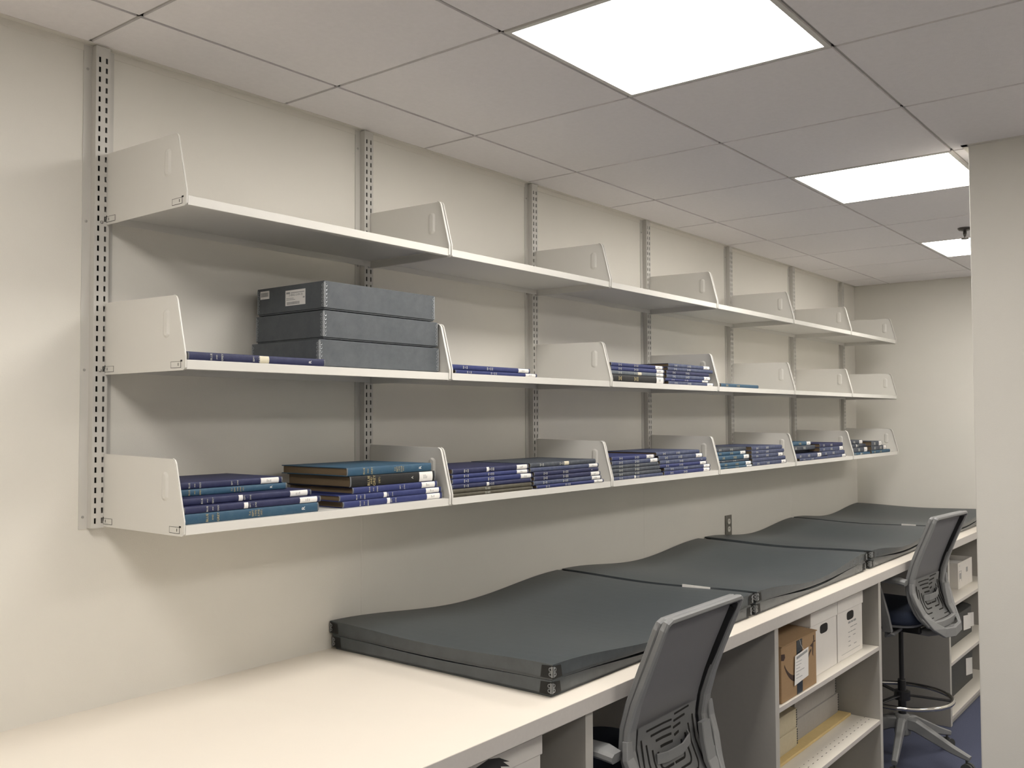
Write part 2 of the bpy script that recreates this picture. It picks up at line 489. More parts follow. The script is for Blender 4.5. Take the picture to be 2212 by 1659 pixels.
# ------------------------------------------------------------------ lettering
def text(s, size, mt, top, part, loc, rot='up', name='lettering', align='CENTER', ext=.00015):
    """letters as mesh. rot 'up': read upwards on a face turned to -y; 'front': read along +x on a face turned to -y; 'side': read along -y->... on a face turned to -x"""
    cu = bpy.data.curves.new('t', 'FONT'); cu.body = s; cu.size = size; cu.align_x = align; cu.align_y = 'CENTER'
    cu.extrude = ext; cu.resolution_u = 2
    to = bpy.data.objects.new('t', cu); COL.objects.link(to)
    dg = bpy.context.evaluated_depsgraph_get()
    me = bpy.data.meshes.new_from_object(to.evaluated_get(dg))
    bpy.data.objects.remove(to, do_unlink=True); bpy.data.curves.remove(cu)
    R3 = {'up': Matrix(((0, -1, 0), (0, 0, -1), (1, 0, 0))), 'front': Matrix(((1, 0, 0), (0, 0, -1), (0, 1, 0))),
          'side': Matrix(((0, 0, -1), (-1, 0, 0), (0, 1, 0)))}[rot]
    me.transform(R3.to_4x4())
    me.transform(Matrix.Translation(Vector(loc) - Vector(top['org'])))
    me.materials.clear(); me.materials.append(mt)
    o = bpy.data.objects.new(name, me); COL.objects.link(o); o.parent = part
    return o

# ------------------------------------------------------------------ books
BOOKS = [
 ('A', 0, 'T.R', 0.022, 0.419, -0.365, 1.5215, 1.5456),
 ('A', 1, 'NWw', 0.022, 0.426, -0.365, 1.546, 1.5626),
 ('A', 2, 'NWw', 0.022, 0.412, -0.343, 1.563, 1.5796),
 ('A', 3, 'T.R', 0.022, 0.374, -0.29, 1.58, 1.5966),
 ('A', 4, 'NW', 0.022, 0.36, -0.29, 1.597, 1.6136),
 ('B', 0, 'BWw', 0.508, 0.905, -0.36, 1.5215, 1.5396),
 ('B', 1, 'BWw', 0.495, 0.901, -0.36, 1.54, 1.5566),
 ('B', 2, 'BW', 0.543, 0.883, -0.36, 1.557, 1.5756),
 ('B', 3, 'KW', 0.534, 0.873, -0.36, 1.576, 1.6066),
 ('B', 4, 'T.R', 0.522, 0.858, -0.36, 1.607, 1.6306),
 ('C', 0, 'O', 0.9325, 1.34, -0.375, 1.5215, 1.5326),
 ('C', 1, 'O', 0.9325, 1.333, -0.375, 1.533, 1.5466),
 ('C', 2, 'Nw', 0.9325, 1.333, -0.375, 1.547, 1.5606),
 ('C', 3, 'BW', 0.9325, 1.339, -0.375, 1.561, 1.5776),
 ('C', 4, 'BW', 0.9325, 1.318, -0.375, 1.578, 1.5916),
 ('C', 5, 'NWw', 0.9325, 1.318, -0.375, 1.592, 1.6086),
 ('D', 0, 'BW', 1.356, 1.776, -0.38, 1.5215, 1.5336),
 ('D', 1, 'DW', 1.34, 1.76, -0.38, 1.534, 1.5486),
 ('D', 2, 'NW', 1.342, 1.754, -0.38, 1.549, 1.5646),
 ('D', 3, 'NR', 1.342, 1.741, -0.38, 1.565, 1.5796),
 ('D', 4, 'DW', 1.322, 1.742, -0.38, 1.58, 1.5946),
 ('D', 5, 'Sc', 1.321, 1.723, -0.38, 1.595, 1.6106),
 ('E', 0, 'Dw', 1.847, 2.241, -0.372, 1.5215, 1.5346),
 ('E', 1, 'S', 1.847, 2.224, -0.372, 1.535, 1.5496),
 ('E', 2, 'S', 1.847, 2.21, -0.372, 1.55, 1.5656),
 ('E', 3, 'S', 1.847, 2.203, -0.372, 1.566, 1.5796),
 ('E', 4, 'DW', 1.847, 2.203, -0.372, 1.58, 1.5966),
 ('E', 5, 'BW', 1.847, 2.173, -0.372, 1.597, 1.6126),
 ('F', 0, 'BW', 2.252, 2.672, -0.372, 1.5215, 1.5376),
 ('F', 1, 'DW', 2.254, 2.674, -0.372, 1.538, 1.5526),
 ('F', 2, 'BW', 2.214, 2.639, -0.372, 1.553, 1.5676),
 ('F', 3, 'DR', 2.216, 2.636, -0.372, 1.568, 1.5846),
 ('F', 4, 'DW', 2.206, 2.601, -0.372, 1.585, 1.6036),
 ('F', 5, 'D', 2.188, 2.57, -0.372, 1.604, 1.6196),
 ('G', 0, 'TW', 2.7612, 3.118, -0.375, 1.5215, 1.5316),
 ('G', 1, 'TW', 2.7612, 3.108, -0.375, 1.532, 1.5496),
 ('G', 2, 'S', 2.7612, 3.11, -0.362, 1.55, 1.5606),
 ('G', 3, 'TW', 2.7612, 3.109, -0.365, 1.561, 1.5816),
 ('G', 4, 'TW', 2.7612, 3.11, -0.347, 1.582, 1.5986),
 ('G', 5, 'S', 2.7612, 3.111, -0.347, 1.599, 1.6166),
 ('H', 0, 'DW', 3.124, 3.544, -0.375, 1.5215, 1.5406),
 ('H', 1, 'D', 3.119, 3.534, -0.375, 1.541, 1.5596),
 ('H', 2, 'DW', 3.113, 3.504, -0.375, 1.56, 1.5786),
 ('H', 3, 'D', 3.113, 3.515, -0.375, 1.579, 1.5976),
 ('H', 4, 'D', 3.114, 3.49, -0.375, 1.598, 1.6176),
 ('I', 0, 'D', 3.729, 4.149, -0.375, 1.5215, 1.5356),
 ('I', 1, 'DW', 3.6757, 4.057, -0.375, 1.536, 1.5596),
 ('I', 2, 'V', 3.6757, 4.024, -0.32, 1.56, 1.5776),
 ('I', 3, 'S', 3.6757, 4.026, -0.35, 1.578, 1.6016),
 ('I', 4, 'TW', 3.6757, 4.024, -0.326, 1.602, 1.6226),
 ('J', 0, 'DW', 4.152, 4.459, -0.375, 1.5215, 1.5386),
 ('J', 1, 'D', 4.06, 4.437, -0.375, 1.539, 1.5626),
 ('J', 2, 'DW', 4.029, 4.414, -0.375, 1.563, 1.5866),
 ('J', 3, 'N', 4.029, 4.407, -0.375, 1.587, 1.6086),
 ('L', 0, 'Tw', 4.5902, 4.94, -0.367, 1.5215, 1.5356),
 ('L', 1, 'SW', 4.5902, 4.94, -0.35, 1.536, 1.5666),
 ('L', 2, 'Sw', 4.5902, 4.939, -0.339, 1.567, 1.5866),
 ('L', 3, 'SW', 4.5902, 4.939, -0.32, 1.587, 1.6106),
 ('M', 0, 'T', 4.943, 5.33, -0.375, 1.5215, 1.5416),
 ('M', 1, 'SW', 4.943, 5.253, -0.375, 1.542, 1.5706),
 ('M', 2, 'SW', 4.942, 5.156, -0.375, 1.571, 1.6006),
 ('O', 0, 'BW', 0.952, 1.372, -0.372, 1.9025, 1.9146),
 ('O', 1, 'BW', 0.9325, 1.333, -0.372, 1.915, 1.9306),
 ('P', 0, 'KW', 1.847, 2.26, -0.372, 1.9025, 1.9306),
 ('P', 1, 'GWc', 1.847, 2.257, -0.372, 1.931, 1.9456),
 ('P', 2, 'BW', 1.847, 2.261, -0.372, 1.946, 1.9616),
 ('P', 3, 'BW', 1.847, 2.252, -0.372, 1.962, 1.9766),
 ('Q', 0, 'DW', 2.297, 2.717, -0.372, 1.9025, 1.9166),
 ('Q', 1, 'BW', 2.27, 2.668, -0.372, 1.917, 1.9276),
 ('Q', 2, 'DW', 2.28, 2.687, -0.372, 1.928, 1.9446),
 ('Q', 3, 'N', 2.28, 2.673, -0.372, 1.945, 1.9606),
 ('Q', 4, 'D', 2.292, 2.711, -0.372, 1.961, 1.9756),
 ('Q', 5, 'DW', 2.297, 2.683, -0.372, 1.976, 1.9916),
 ('R', 0, 'T', 2.791, 3.211, -0.372, 1.9025, 1.9196),
]
cname = {'N': 'navy', 'B': 'blue', 'T': 'teal', 'D': 'dusty blue', 'S': 'slate', 'K': 'black', 'O': 'olive-brown', 'V': 'near-black', 'G': 'grey-blue'}
def spine_prof(y, z0, z1, out=0.0):
    h = z1 - z0; pts = []
    for k in range(9):
        a = -math.pi / 2 + math.pi * k / 8
        pts.append((y + .0035 - (.0035 + out) * math.cos(a), (z0 + z1) / 2 + (h / 2) * math.sin(a)))
    return pts
def book(code, spec, x0, x1, y, z0, z1, label, group, dep=.275, rich=False):
    c = spec[0]
    rnd = random.Random(code)
    dep = dep + rnd.uniform(-.012, .008)
    yb = min(y + dep, -.045)
    t = thing('bound_volume', label, 'book', ((x0 + x1) / 2, y, z0), group)
    cm = BM[c]; th = .0022
    cv = MB()
    cv.box(x0, x1, y + .004, yb, z0, z0 + th).box(x0, x1, y + .004, yb, z1 - th, z1)
    cv.strip(spine_prof(y, z0, z1), 'x', x0, x1, .0018)
    cover = cv.build('cover', cm, t)
    pg = MB().box(x0 + .004, x1 - .004, y + .0035, yb - .004, z0 + th, z1 - th)
    pg.build('page_block', M['pages'], t)
    h = z1 - z0
    # worn bright tips at both spine ends
    for a, b in ((x0 - .0004, x0 + .0035), (x1 - .0035, x1 + .0004)):
        tp = MB().strip(spine_prof(y, z0 + .0004, z1 - .0004, .0004), 'x', a, b, .0014)
        part2(tp, 'worn_tip', M['worn'], t, cover)
    m1 = .0003
    if 'W' in spec:
        big = .072 if h > .0 else .06
        l0 = x1 - (.012 if rich else .008) - big * .78
        lb = MB().strip(spine_prof(y, z0 + .0003, z1 - .0003, .0006), 'x', l0, l0 + big * .78, .0009)
        lo = lb.build('spine_label', M['white'], t)
        pr = MB()
        for k in range(3):
            xx = l0 + .018 + k * .0055
            pr.box(xx, xx + .0016, y - .0010, y - .0004, z0 + h * .32, z0 + h * (.55 + .2 * rnd.random()))
        part2(pr, 'label_print', M['inkg'], t, lo)
    if 'w' in spec or 'c' in spec:
        a = x0 + (.165 if 'c' not in spec else .20)
        wdt = .012 if 'c' not in spec else .028
        mt_ = M['cream'] if 'c' in spec else M['white']
        MB().strip(spine_prof(y, z0 + .0004, z1 - .0004, .0006), 'x', a, a + wdt, .0009).build('date_flag', mt_, t)
    ys = y - .0004
    zc = (z0 + z1) / 2
    stamp = M['gilt'] if c in 'KTO' else M['silver']
    if rich:
        sz = h * .40
        xs = x0 + .062 if c != 'K' else x0 + .068
        st = M['gilt'] if c in 'TK' else M['silver']
        if c == 'K':
            text('BLUE', .0125, st, t, cover, (xs, ys, zc)); text('AND', .009, st, t, cover, (xs + .010, ys, zc))
            text('GREY', .0125, st, t, cover, (xs + .021, ys, zc)); text('1971', .010, st, t, cover, (xs + .041, ys, zc))
            text('A', .012, M['silver'], t, cover, (x1 - .098, ys, zc))
        else:
            text('BLUE', sz * .9, st, t, cover, (xs, ys, zc)); text('AND', sz * .62, st, t, cover, (xs + .015, ys, zc))
            text('GREY', sz * .9, st, t, cover, (xs + .030, ys, zc))
            xd = x0 + .182
            for k, wd in enumerate(('7-4', 'SEPT', '1970', 'JUNE', '1971') if c == 'T' else ('SEPT', '-', 'JUNE')):
                text(wd, sz * .8, st, t, cover, (xd + k * .0085, ys, zc))
        if 'R' in spec:
            text('R', h * .62, M['white'], t, cover, (x1 - .050, ys, zc))
    elif c not in 'VO' and not ('D' in spec and rnd.random() < .2):
        for base, cnt, nm_ in ((x0 + .055, 3, 'title_stamp'), (x0 + .172, 4, 'date_stamp')):
            sp = MB()
            for k in range(cnt):
                hh = h * (.30 if (k != 1) else .18)
                xx = base + k * .0085
                nseg = 3
                for q in range(nseg):
                    za = zc - hh + 2 * hh * q / nseg
                    sp.box(xx, xx + .0032, ys - .00015, ys + .0008, za + .0004, za + 2 * hh / nseg - .0004)
            part2(sp, nm_, stamp, t, cover)
        if 'R' in spec:
            text('R', h * .6, M['silver'], t, cover, (x1 - .045, ys, zc))
    elif c == 'O':
        text('72-1871' if z0 < 1.53 else '72-1851', .0085, M['silver'], t, cover, (x0 + .17, ys, zc), rot='front')
    return t
ordw = ['bottommost', 'second up', 'third up', 'fourth up', 'fifth up', 'sixth up']
place = {'A': ('left stack, first bay', 'bottom'), 'B': ('right stack, first bay', 'bottom'), 'C': ('left stack, second bay', 'bottom'), 'D': ('right stack, second bay', 'bottom'),
 'E': ('left stack, third bay', 'bottom'), 'F': ('right stack, third bay', 'bottom'), 'G': ('left stack, fourth bay', 'bottom'), 'H': ('right stack, fourth bay', 'bottom'),
 'I': ('left stack, fifth bay', 'bottom'), 'J': ('right stack, fifth bay', 'bottom'), 'L': ('left stack, farthest bay', 'bottom'), 'M': ('right stack, farthest bay', 'bottom'),
 'O': ('second bay', 'middle'), 'P': ('left stack, third bay', 'middle'), 'Q': ('right stack, third bay', 'middle'), 'R': ('fourth bay', 'middle')}
cnt = {}
for b in BOOKS: cnt[b[0]] = cnt.get(b[0], 0) + 1
prevz = {}
for (k, i, sp, x0, x1, y, z0, z1) in BOOKS:
    pos = 'topmost' if (i == cnt[k] - 1 and cnt[k] > 1) else ordw[i]
    ex = 'white-labelled ' if 'W' in sp else ''
    if k == 'R': lb = 'single worn teal volume lying alone on the middle shelf, fourth bay'
    elif k == 'O': lb = '%s of two %sblue volumes alone on middle shelf, second bay' % ('upper' if i else 'lower', ex)
    else: lb = '%s%s volume, %s in %s, %s shelf' % (ex, cname[sp[0]], pos, *place[k])
    book(k + str(i), sp, x0, x1, y, z0, z1, lb, 'bound volumes on the %s shelf' % place[k][1], rich=(k in 'AB'))
book('N0', 'NRc', .024, .432, -.374, 1.9025, 1.9225, 'single navy volume with cream flag beside the grey boxes, middle shelf', 'bound volumes on the middle shelf', dep=.26, rich=True)
# ------------------------------------------------------------------ archival boxes on the middle shelf
def abox(x0, x1, y0, y1, z0, z1, label, n):
    t = thing('archival_box', label, 'archival box', ((x0 + x1) / 2, (y0 + y1) / 2, z0), 'stacked grey archival boxes')
    MB().box(x0 + .003, x1 - .003, y0 + .003, y1 - .003, z0, z0 + .02).build('box_base', M['archive'], t, bevel=.001)
    MB().box(x0, x1, y0, y1, z0 + .004, z1).build('lid', M['archive'], t, bevel=.0012)
    for (cx, cy, sx, sy) in ((x0, y0, 1, 1), (x1, y0, -1, 1), (x0, y1, 1, -1), (x1, y1, -1, -1)):
        e = MB()
        e.box(min(cx, cx - sx * .0004), max(cx, cx - sx * .0004), min(cy, cy + sy * .004), max(cy, cy + sy * .004), z0 + .006, z1 - .003)
        e.box(min(cx, cx + sx * .004), max(cx, cx + sx * .004), min(cy, cy - sy * .0004), max(cy, cy - sy * .0004), z0 + .006, z1 - .003)
        nn = 6
        for k in range(nn):
            zc = z0 + .012 + (z1 - z0 - .024) * k / (nn - 1)
            ring = [(cx + sx * .0065 + .0030 * math.cos(a), cy - sy * .0005, zc + .0036 * math.sin(a)) for a in [q * math.pi / 5 for q in range(10)]]
            e.tube(ring, .0010, 5, closed=True)
            ring = [(cx - sx * .0005, cy + sy * .0065 + .0030 * math.cos(a), zc + .0036 * math.sin(a)) for a in [q * math.pi / 5 for q in range(10)]]
            e.tube(ring, .0010, 5, closed=True)
        e.build('metal_edge', M['staple'], t)
    return t
abox(.440, .911, -.340, -.045, 1.9030, 1.979, 'bottom grey archival box of three, partly behind the navy volume', 0)
abox(.455, .907, -.339, -.045, 1.9815, 2.0585, 'middle grey archival box of the stack of three', 1)
t = abox(.457, .893, -.340, -.048, 2.061, 2.1385, 'top grey archival box of three, with two white stickers', 2)
xs_ = .457
def lab_rect(ya, yb_, za, zb, name):
    return MB().box(xs_ - .0006, xs_ - .0001, ya, yb_, za, zb).build(name, M['white'], t)
# shipping label, text reads from the back towards the front
L1 = lab_rect(-.262, -.176, 2.081, 2.124, 'shipping_label')
text('2-0002-2-04-26', .0095, M['inkg'], t, L1, (xs_ - .0007, -.221, 2.110), rot='side')
lp = MB()
X0, X1 = xs_ - .0009, xs_ - .0005
lp.box(X0, X1, -.196, -.180, 2.114, 2.119)
lp.box(X0, X1, -.258, -.200, 2.1155, 2.1175).box(X0, X1, -.212, -.180, 2.1005, 2.1020).box(X0, X1, -.218, -.180, 2.0965, 2.0980).box(X0, X1, -.259, -.252, 2.099, 2.103)
k = -.182; r_ = random.Random(3)
while k > -.238:
    w_ = r_.choice((.0008, .0012, .0018)); lp.box(X0, X1, k - w_, k, 2.0835, 2.0915); k -= w_ + r_.choice((.0008, .0012))
part2(lp, 'label_print', M['inkg'], t, L1)
L2 = lab_rect(-.103, -.062, 2.108, 2.131, 'barcode_sticker')
lp = MB(); k = -.065
while k > -.099:
    w_ = r_.choice((.0008, .0012, .0018)); lp.box(X0, X1, k - w_, k, 2.1145, 2.1265); k -= w_ + r_.choice((.0006, .0010))
part2(lp, 'barcode', M['inkg'], t, L2)

# ------------------------------------------------------------------ worktop and cabinets
ZD = 1.041; YD = -.932
XD0 = -2.2
t = thing('worktop', 'long cream laminate worktop running along the wall', 'worktop', ((XD0 + XF) / 2, -.46, ZD - .041))
MB().box(XD0, XF, YD + .0015, 0, ZD - .041, ZD).build('top', M['desk'], t)
MB().box(XD0, XF, YD, YD + .0015, ZD - .041, ZD - .0006).build('edge_band', M['edge'], t)
def cabinet(x0, x1, label, shelves, th=.034):
    t = thing('open_cabinet', label, 'cabinet', ((x0 + x1) / 2, -.45, 0), 'open base cabinets under the worktop')
    yf = -.912
    for a in (x0, x1 - th):
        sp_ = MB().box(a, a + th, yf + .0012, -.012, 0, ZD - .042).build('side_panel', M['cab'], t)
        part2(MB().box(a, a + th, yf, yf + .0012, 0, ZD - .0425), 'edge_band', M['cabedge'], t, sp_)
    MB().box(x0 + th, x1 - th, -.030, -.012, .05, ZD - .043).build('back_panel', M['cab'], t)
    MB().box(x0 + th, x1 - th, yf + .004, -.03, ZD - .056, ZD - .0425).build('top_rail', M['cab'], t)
    for z in shelves:
        s_ = MB().box(x0 + th, x1 - th, yf + .002, -.030, z - .018, z).build('shelf', M['cabshelf'], t, bevel=.0008)
        eb = MB().box(x0 + th, x1 - th, yf + .0008, yf + .002, z - .018, z - .0003)
        part2(eb, 'edge_band', M['edge'], t, s_)
        if abs(z - .36) < .01 and x0 > 1 and x0 < 3:
            pf = MB()
            for q in range(22):
                xq = x0 + .12 + q * .050
                pf.box(xq, xq + .014, -.868, -.8655, z, z + .0003)
                pf.box(xq + .02, xq + .030, -.842, -.840, z, z + .0003)
            part2(pf, 'perforations', M['dark'], t, s_)
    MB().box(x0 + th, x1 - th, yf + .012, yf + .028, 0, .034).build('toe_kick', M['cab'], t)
    return t
cabinet(-.335, .888, 'open cabinet nearest the camera, below the bare worktop', (.05, .36, .697))
cabinet(2.086, 3.322, 'open cabinet between the two drafting chairs, holding cartons', (.05, .36, .697))
cabinet(4.548, 5.785, 'farthest open cabinet beyond the second drafting chair', (.05, .351, .677))

# ------------------------------------------------------------------ portfolio boxes on the worktop
def pbox(x0, x1, y0, y1, zb, h, sagt, sagb, label, clasp):
    t = thing('portfolio_box', label, 'portfolio box', ((x0 + x1) / 2, (y0 + y1) / 2, zb), 'flat grey portfolio boxes on the worktop')
    nu, nv = 28, 18
    def sag(u, v, A):
        gx_ = .5 + .5 * math.cos(math.pi * (2 * u - 1)); gy_ = .5 + .5 * math.cos(math.pi * (2 * v - 1))
        return A * (1 - (1 - gx_) * (1 - .28 * gy_))
    def top(u, v): return (x0 + (x1 - x0) * u, y0 + (y1 - y0) * v, zb + h - sag(u, v, sagt))
    def bot(u, v): return (x0 + (x1 - x0) * u, y0 + (y1 - y0) * v, zb + .009 - sag(u, v, sagb))
    lid = MB().grid(nu, nv, top)
    lid.mi = 1
    edge = [(i / nu, 0) for i in range(nu + 1)] + [(1, j / nv) for j in range(1, nv + 1)] + [(i / nu, 1) for i in range(nu - 1, -1, -1)] + [(0, j / nv) for j in range(nv - 1, 0, -1)]
    n = len(edge)
    vs = [top(*e) for e in edge] + [bot(*e) for e in edge]
    lid._add(vs, [(k, (k + 1) % n, n + (k + 1) % n, n + k) for k in range(n)])
    lid.build('lid', [M['pboard'], M['pboard2']], t)
    ins = .007
    def bb(u, v, dz):
        return (x0 + ins + (x1 - x0 - 2 * ins) * u, y0 + ins + (y1 - y0 - 2 * ins) * v, zb + dz - sag(u, v, sagb))
    base = MB()
    vs = [bb(*e, .020) for e in edge] + [bb(*e, 0) for e in edge]
    base._add(vs, [(k, (k + 1) % n, n + (k + 1) % n, n + k) for k in range(n)])
    base.grid(nu, nv, lambda u, v: bb(u, v, 0))
    base.build('base', M['pboard2'], t)
    for (cx, cy, sx, sy) in ((x0, y0, 1, 1), (x1, y0, -1, 1), (x0, y1, 1, -1), (x1, y1, -1, -1)):
        e = .0009; lo = zb + .0075; hi = zb + h - .0030; L_ = .040; m_ = MB()
        drop = sagt * .10
        m_._add([(cx, cy - sy * e, hi), (cx, cy - sy * e, lo), (cx + sx * L_, cy - sy * e, lo), (cx + sx * L_ * .88, cy - sy * e, hi - drop)], [(0, 1, 2, 3)])
        m_._add([(cx - sx * e, cy, hi), (cx - sx * e, cy, lo), (cx - sx * e, cy + sy * L_, lo), (cx - sx * e, cy + sy * L_ * .88, hi - drop * .6)], [(0, 1, 2, 3)])
        pt = m_.build('corner_patch', M['cloth'], t)
        if sy > 0 or sx > 0:
            c = MB(); e2 = .0016
            zm = (lo + hi) / 2
            c.box(min(cx - sx * e2, cx + sx * .005), max(cx - sx * e2, cx + sx * .005), min(cy - sy * e2, cy - sy * .0006), max(cy - sy * e2, cy - sy * .0006), lo + .003, hi - .003)
            c.box(min(cx - sx * e2, cx - sx * .0006), max(cx - sx * e2, cx - sx * .0006), min(cy - sy * e2, cy + sy * .005), max(cy - sy * e2, cy + sy * .005), lo + .003, hi - .003)
            for zz in (zm - .0062, zm + .0062):
                ring = [(cx + sx * (.0068) + .0042 * math.cos(a), cy - sy * .0018, zz + .0045 * math.sin(a)) for a in [q * math.pi / 6 for q in range(12)]]
                c.tube(ring, .0013, 6, closed=True)
                ring = [(cx - sx * .0018, cy + sy * (.0068) + .0042 * math.cos(a), zz + .0045 * math.sin(a)) for a in [q * math.pi / 6 for q in range(12)]]
                c.tube(ring, .0013, 6, closed=True)
            part2(c, 'corner_clasp', M['clasp'], t, pt)
    return t
stk = [(.768, 1.995, 'nearest'), (2.032, 3.262, 'second'), (3.335, 4.520, 'third'), (4.560, 5.770, 'farthest')]
for i, (a, b_, nm) in enumerate(stk):
    pbox(a + .006, b_ + .004, -.862, -.012, ZD + .0004, .0435, .026, 0.0, 'lower flat grey portfolio box of the %s pair on the worktop' % nm, True)
    pbox(a, b_, -.870, -.006, ZD + .0445, .0440, .038, .017, 'upper warped grey portfolio box of the %s pair on the worktop' % nm, True)
tag(MB().box(1.999, 2.0015, -.700, -.585, ZD + .05, ZD + .0905).build('paper_slip', M['white'], off=(2.0, -.64, ZD + .05)), 'white paper slip standing between the nearest and second portfolio pairs', 'paper slip')
tag(MB().box(4.538, 4.5405, -.745, -.665, ZD + .05, ZD + .0915).build('paper_slip', M['white'], off=(4.54, -.70, ZD + .05)), 'white paper slip standing between the third and farthest portfolio pairs', 'paper slip')

# ------------------------------------------------------------------ cartons in the cabinets
def banker(x0, x1, y0, y1, z0, z1, label, lidh=.055, hole=True, prints=True):
    t = thing('storage_box', label, 'storage box', ((x0 + x1) / 2, (y0 + y1) / 2, z0), 'white storage boxes in the cabinets')
    body = MB().box(x0 + .004, x1 - .004, y0 + .004, y1 - .004, z0, z1 - .004).build('box_body', M['bank'], t, bevel=.0015)
    MB().box(x0, x1, y0, y1, z1 - lidh, z1).build('lid', M['bank'], t, bevel=.002)
    if hole:
        xc = (x0 + x1) / 2; zc = z1 - lidh - .030; pts = []
        for k in range(20):
            a = 2 * math.pi * k / 20
            c_, s_ = math.cos(a), math.sin(a)
            pts.append((xc + .044 * math.copysign(abs(c_) ** .55, c_), zc + .019 * math.copysign(abs(s_) ** .55, s_)))
        part2(MB().prism(pts, 'y', y0 + .0030, y0 + .0045), 'hand_hole', M['dark'], t, body)
    if prints:
        p = MB(); r = random.Random(int(x0 * 100))
        for k in range(6):
            zz = z1 - lidh - .065 - k * .020
            xx = x0 + (x1 - x0) * .42
            for q in range(3):
                w_ = .02 + r.random() * .02
                if r.random() < .75: p.box(xx, xx + w_, y0 + .0034, y0 + .0042, zz, zz + (.009 if k == 0 else .003))
                xx += w_ + .008
        part2(p, 'box_print', M['inkg'], t, body)
        q = MB().box(x0 + .05, x1 - .04, y0 + .0034, y0 + .0042, z0 + .022, z0 + .0235)
        part2(q, 'fold_line', M['ink'] if False else M['inkg'], t, body)
    return t
banker(2.556, 2.868, -.868, -.46, .6975, .962, 'left white storage box beside the brown carton, handle hole in front', prints=False)
banker(2.874, 3.205, -.868, -.46, .6975, .962, 'right white storage box with grey printing beside the cabinet side')
t = banker(.36, .735, -.86, -.46, .6975, .965, 'white storage box in the cabinet nearest the camera', hole=False, prints=False)
# dark leafy print on its lid
body = [o for o in t.children if o.name.startswith('lid')][0]
pr = MB()
pts = [(.37, .935), (.52, .958), (.56, .950), (.60, .930), (.575, .936), (.60, .918), (.565, .928), (.575, .910), (.545, .925), (.54, .912), (.52, .924), (.50, .914), (.47, .922), (.45, .912), (.42, .920), (.37, .912)]
part2(MB().prism(pts, 'y', -.8606, -.8598), 'leaf_print', M['ink'], t, body)

# brown carton with smile-arrow print
x0, x1, y0, y1, z0, z1 = 2.168, 2.522, -.902, -.56, .6975, .905
t = thing('cardboard_carton', 'brown cardboard carton with black tape, curved arrow and paper tag', 'carton', ((x0 + x1) / 2, (y0 + y1) / 2, z0))
bo = MB().box(x0, x1, y0, y1, z0, z1).build('box_body', M['kraft'], t, bevel=.003)
fl = MB()
fl._add([(x0 - .002, y0 - .004, z1 + .001), (x1 + .002, y0 - .004, z1 + .001), (x1 + .002, y1, z1 + .022), (x0 - .002, y1, z1 + .022),
         (x0 - .002, y0 - .004, z1 + .004), (x1 + .002, y0 - .004, z1 + .004), (x1 + .002, y1, z1 + .025), (x0 - .002, y1, z1 + .025)],
        [(0, 1, 2, 3), (4, 5, 6, 7), (0, 1, 5, 4), (1, 2, 6, 5), (2, 3, 7, 6), (3, 0, 4, 7)])
fl.build('top_flap', M['kraft'], t)
MB().box(2.316, 2.372, y0 - .0012, y0 + .0003, z0 + .002, z1 - .002).build('tape_strip', M['tape'], t, bevel=.0004)
sm = MB()
def arc(f): return (2.196 + .272 * f, .832 - .070 * math.sin(math.pi * min(1, f * 1.02) ** .85) + .010 * f)
up = []; dn = []
for k in range(21):
    f = k / 20; x, z = arc(f); w_ = .0105 * math.sin(math.pi * (.08 + .86 * f)) + .002
    up.append((x, z + w_)); dn.append((x, z - w_))
sm.prism(up + dn[::-1], 'y', y0 - .0006, y0 - .0001)
sm.prism([(2.452, .858), (2.492, .868), (2.486, .812), (2.478, .822), (2.478, .850)], 'y', y0 - .0006, y0 - .0001)
part2(sm, 'curved_arrow', M['kprint'], t, bo)
q = MB().prism([(2.168, .880), (2.20, .876), (2.203, .862), (2.190, .853), (2.168, .857)], 'y', y0 - .0006, y0 - .0001)
q.box(2.492, 2.500, y0 - .0006, y0 - .0001, .868, .893).box(2.484, 2.512, y0 - .0006, y0 - .0001, .866, .870)
part2(q, 'side_print', M['kprint'], t, bo)
# tag hanging in front, tied with a string
t2 = thing('paper_tag', 'white paper tag hanging by a string on the brown carton', 'tag', (2.352, y0 - .006, .80))
pg = MB().prism([(2.287, .852), (2.423, .862), (2.419, .752), (2.279, .742)], 'y', y0 - .0062, y0 - .0056).build('tag_sheet', M['white'], t2)
g_ = MB().prism([(2.300, .846), (2.412, .855), (2.411, .845), (2.300, .836)], 'y', y0 - .0066, y0 - .0061)
r = random.Random(9)
for k in range(6):
    zz = .825 - k * .012
    g_.box(2.295, 2.295 + .03 + r.random() * .06, y0 - .0066, y0 - .0061, zz, zz + .0018)
part2(g_, 'tag_print', M['inkg'], t2, pg)
MB().tube([(2.345, y0 - .002, .903), (2.350, y0 - .004, .885), (2.368, y0 - .005, .866), (2.385, y0 - .006, .858)], .0008, 5).build('string', M['white'], t2)

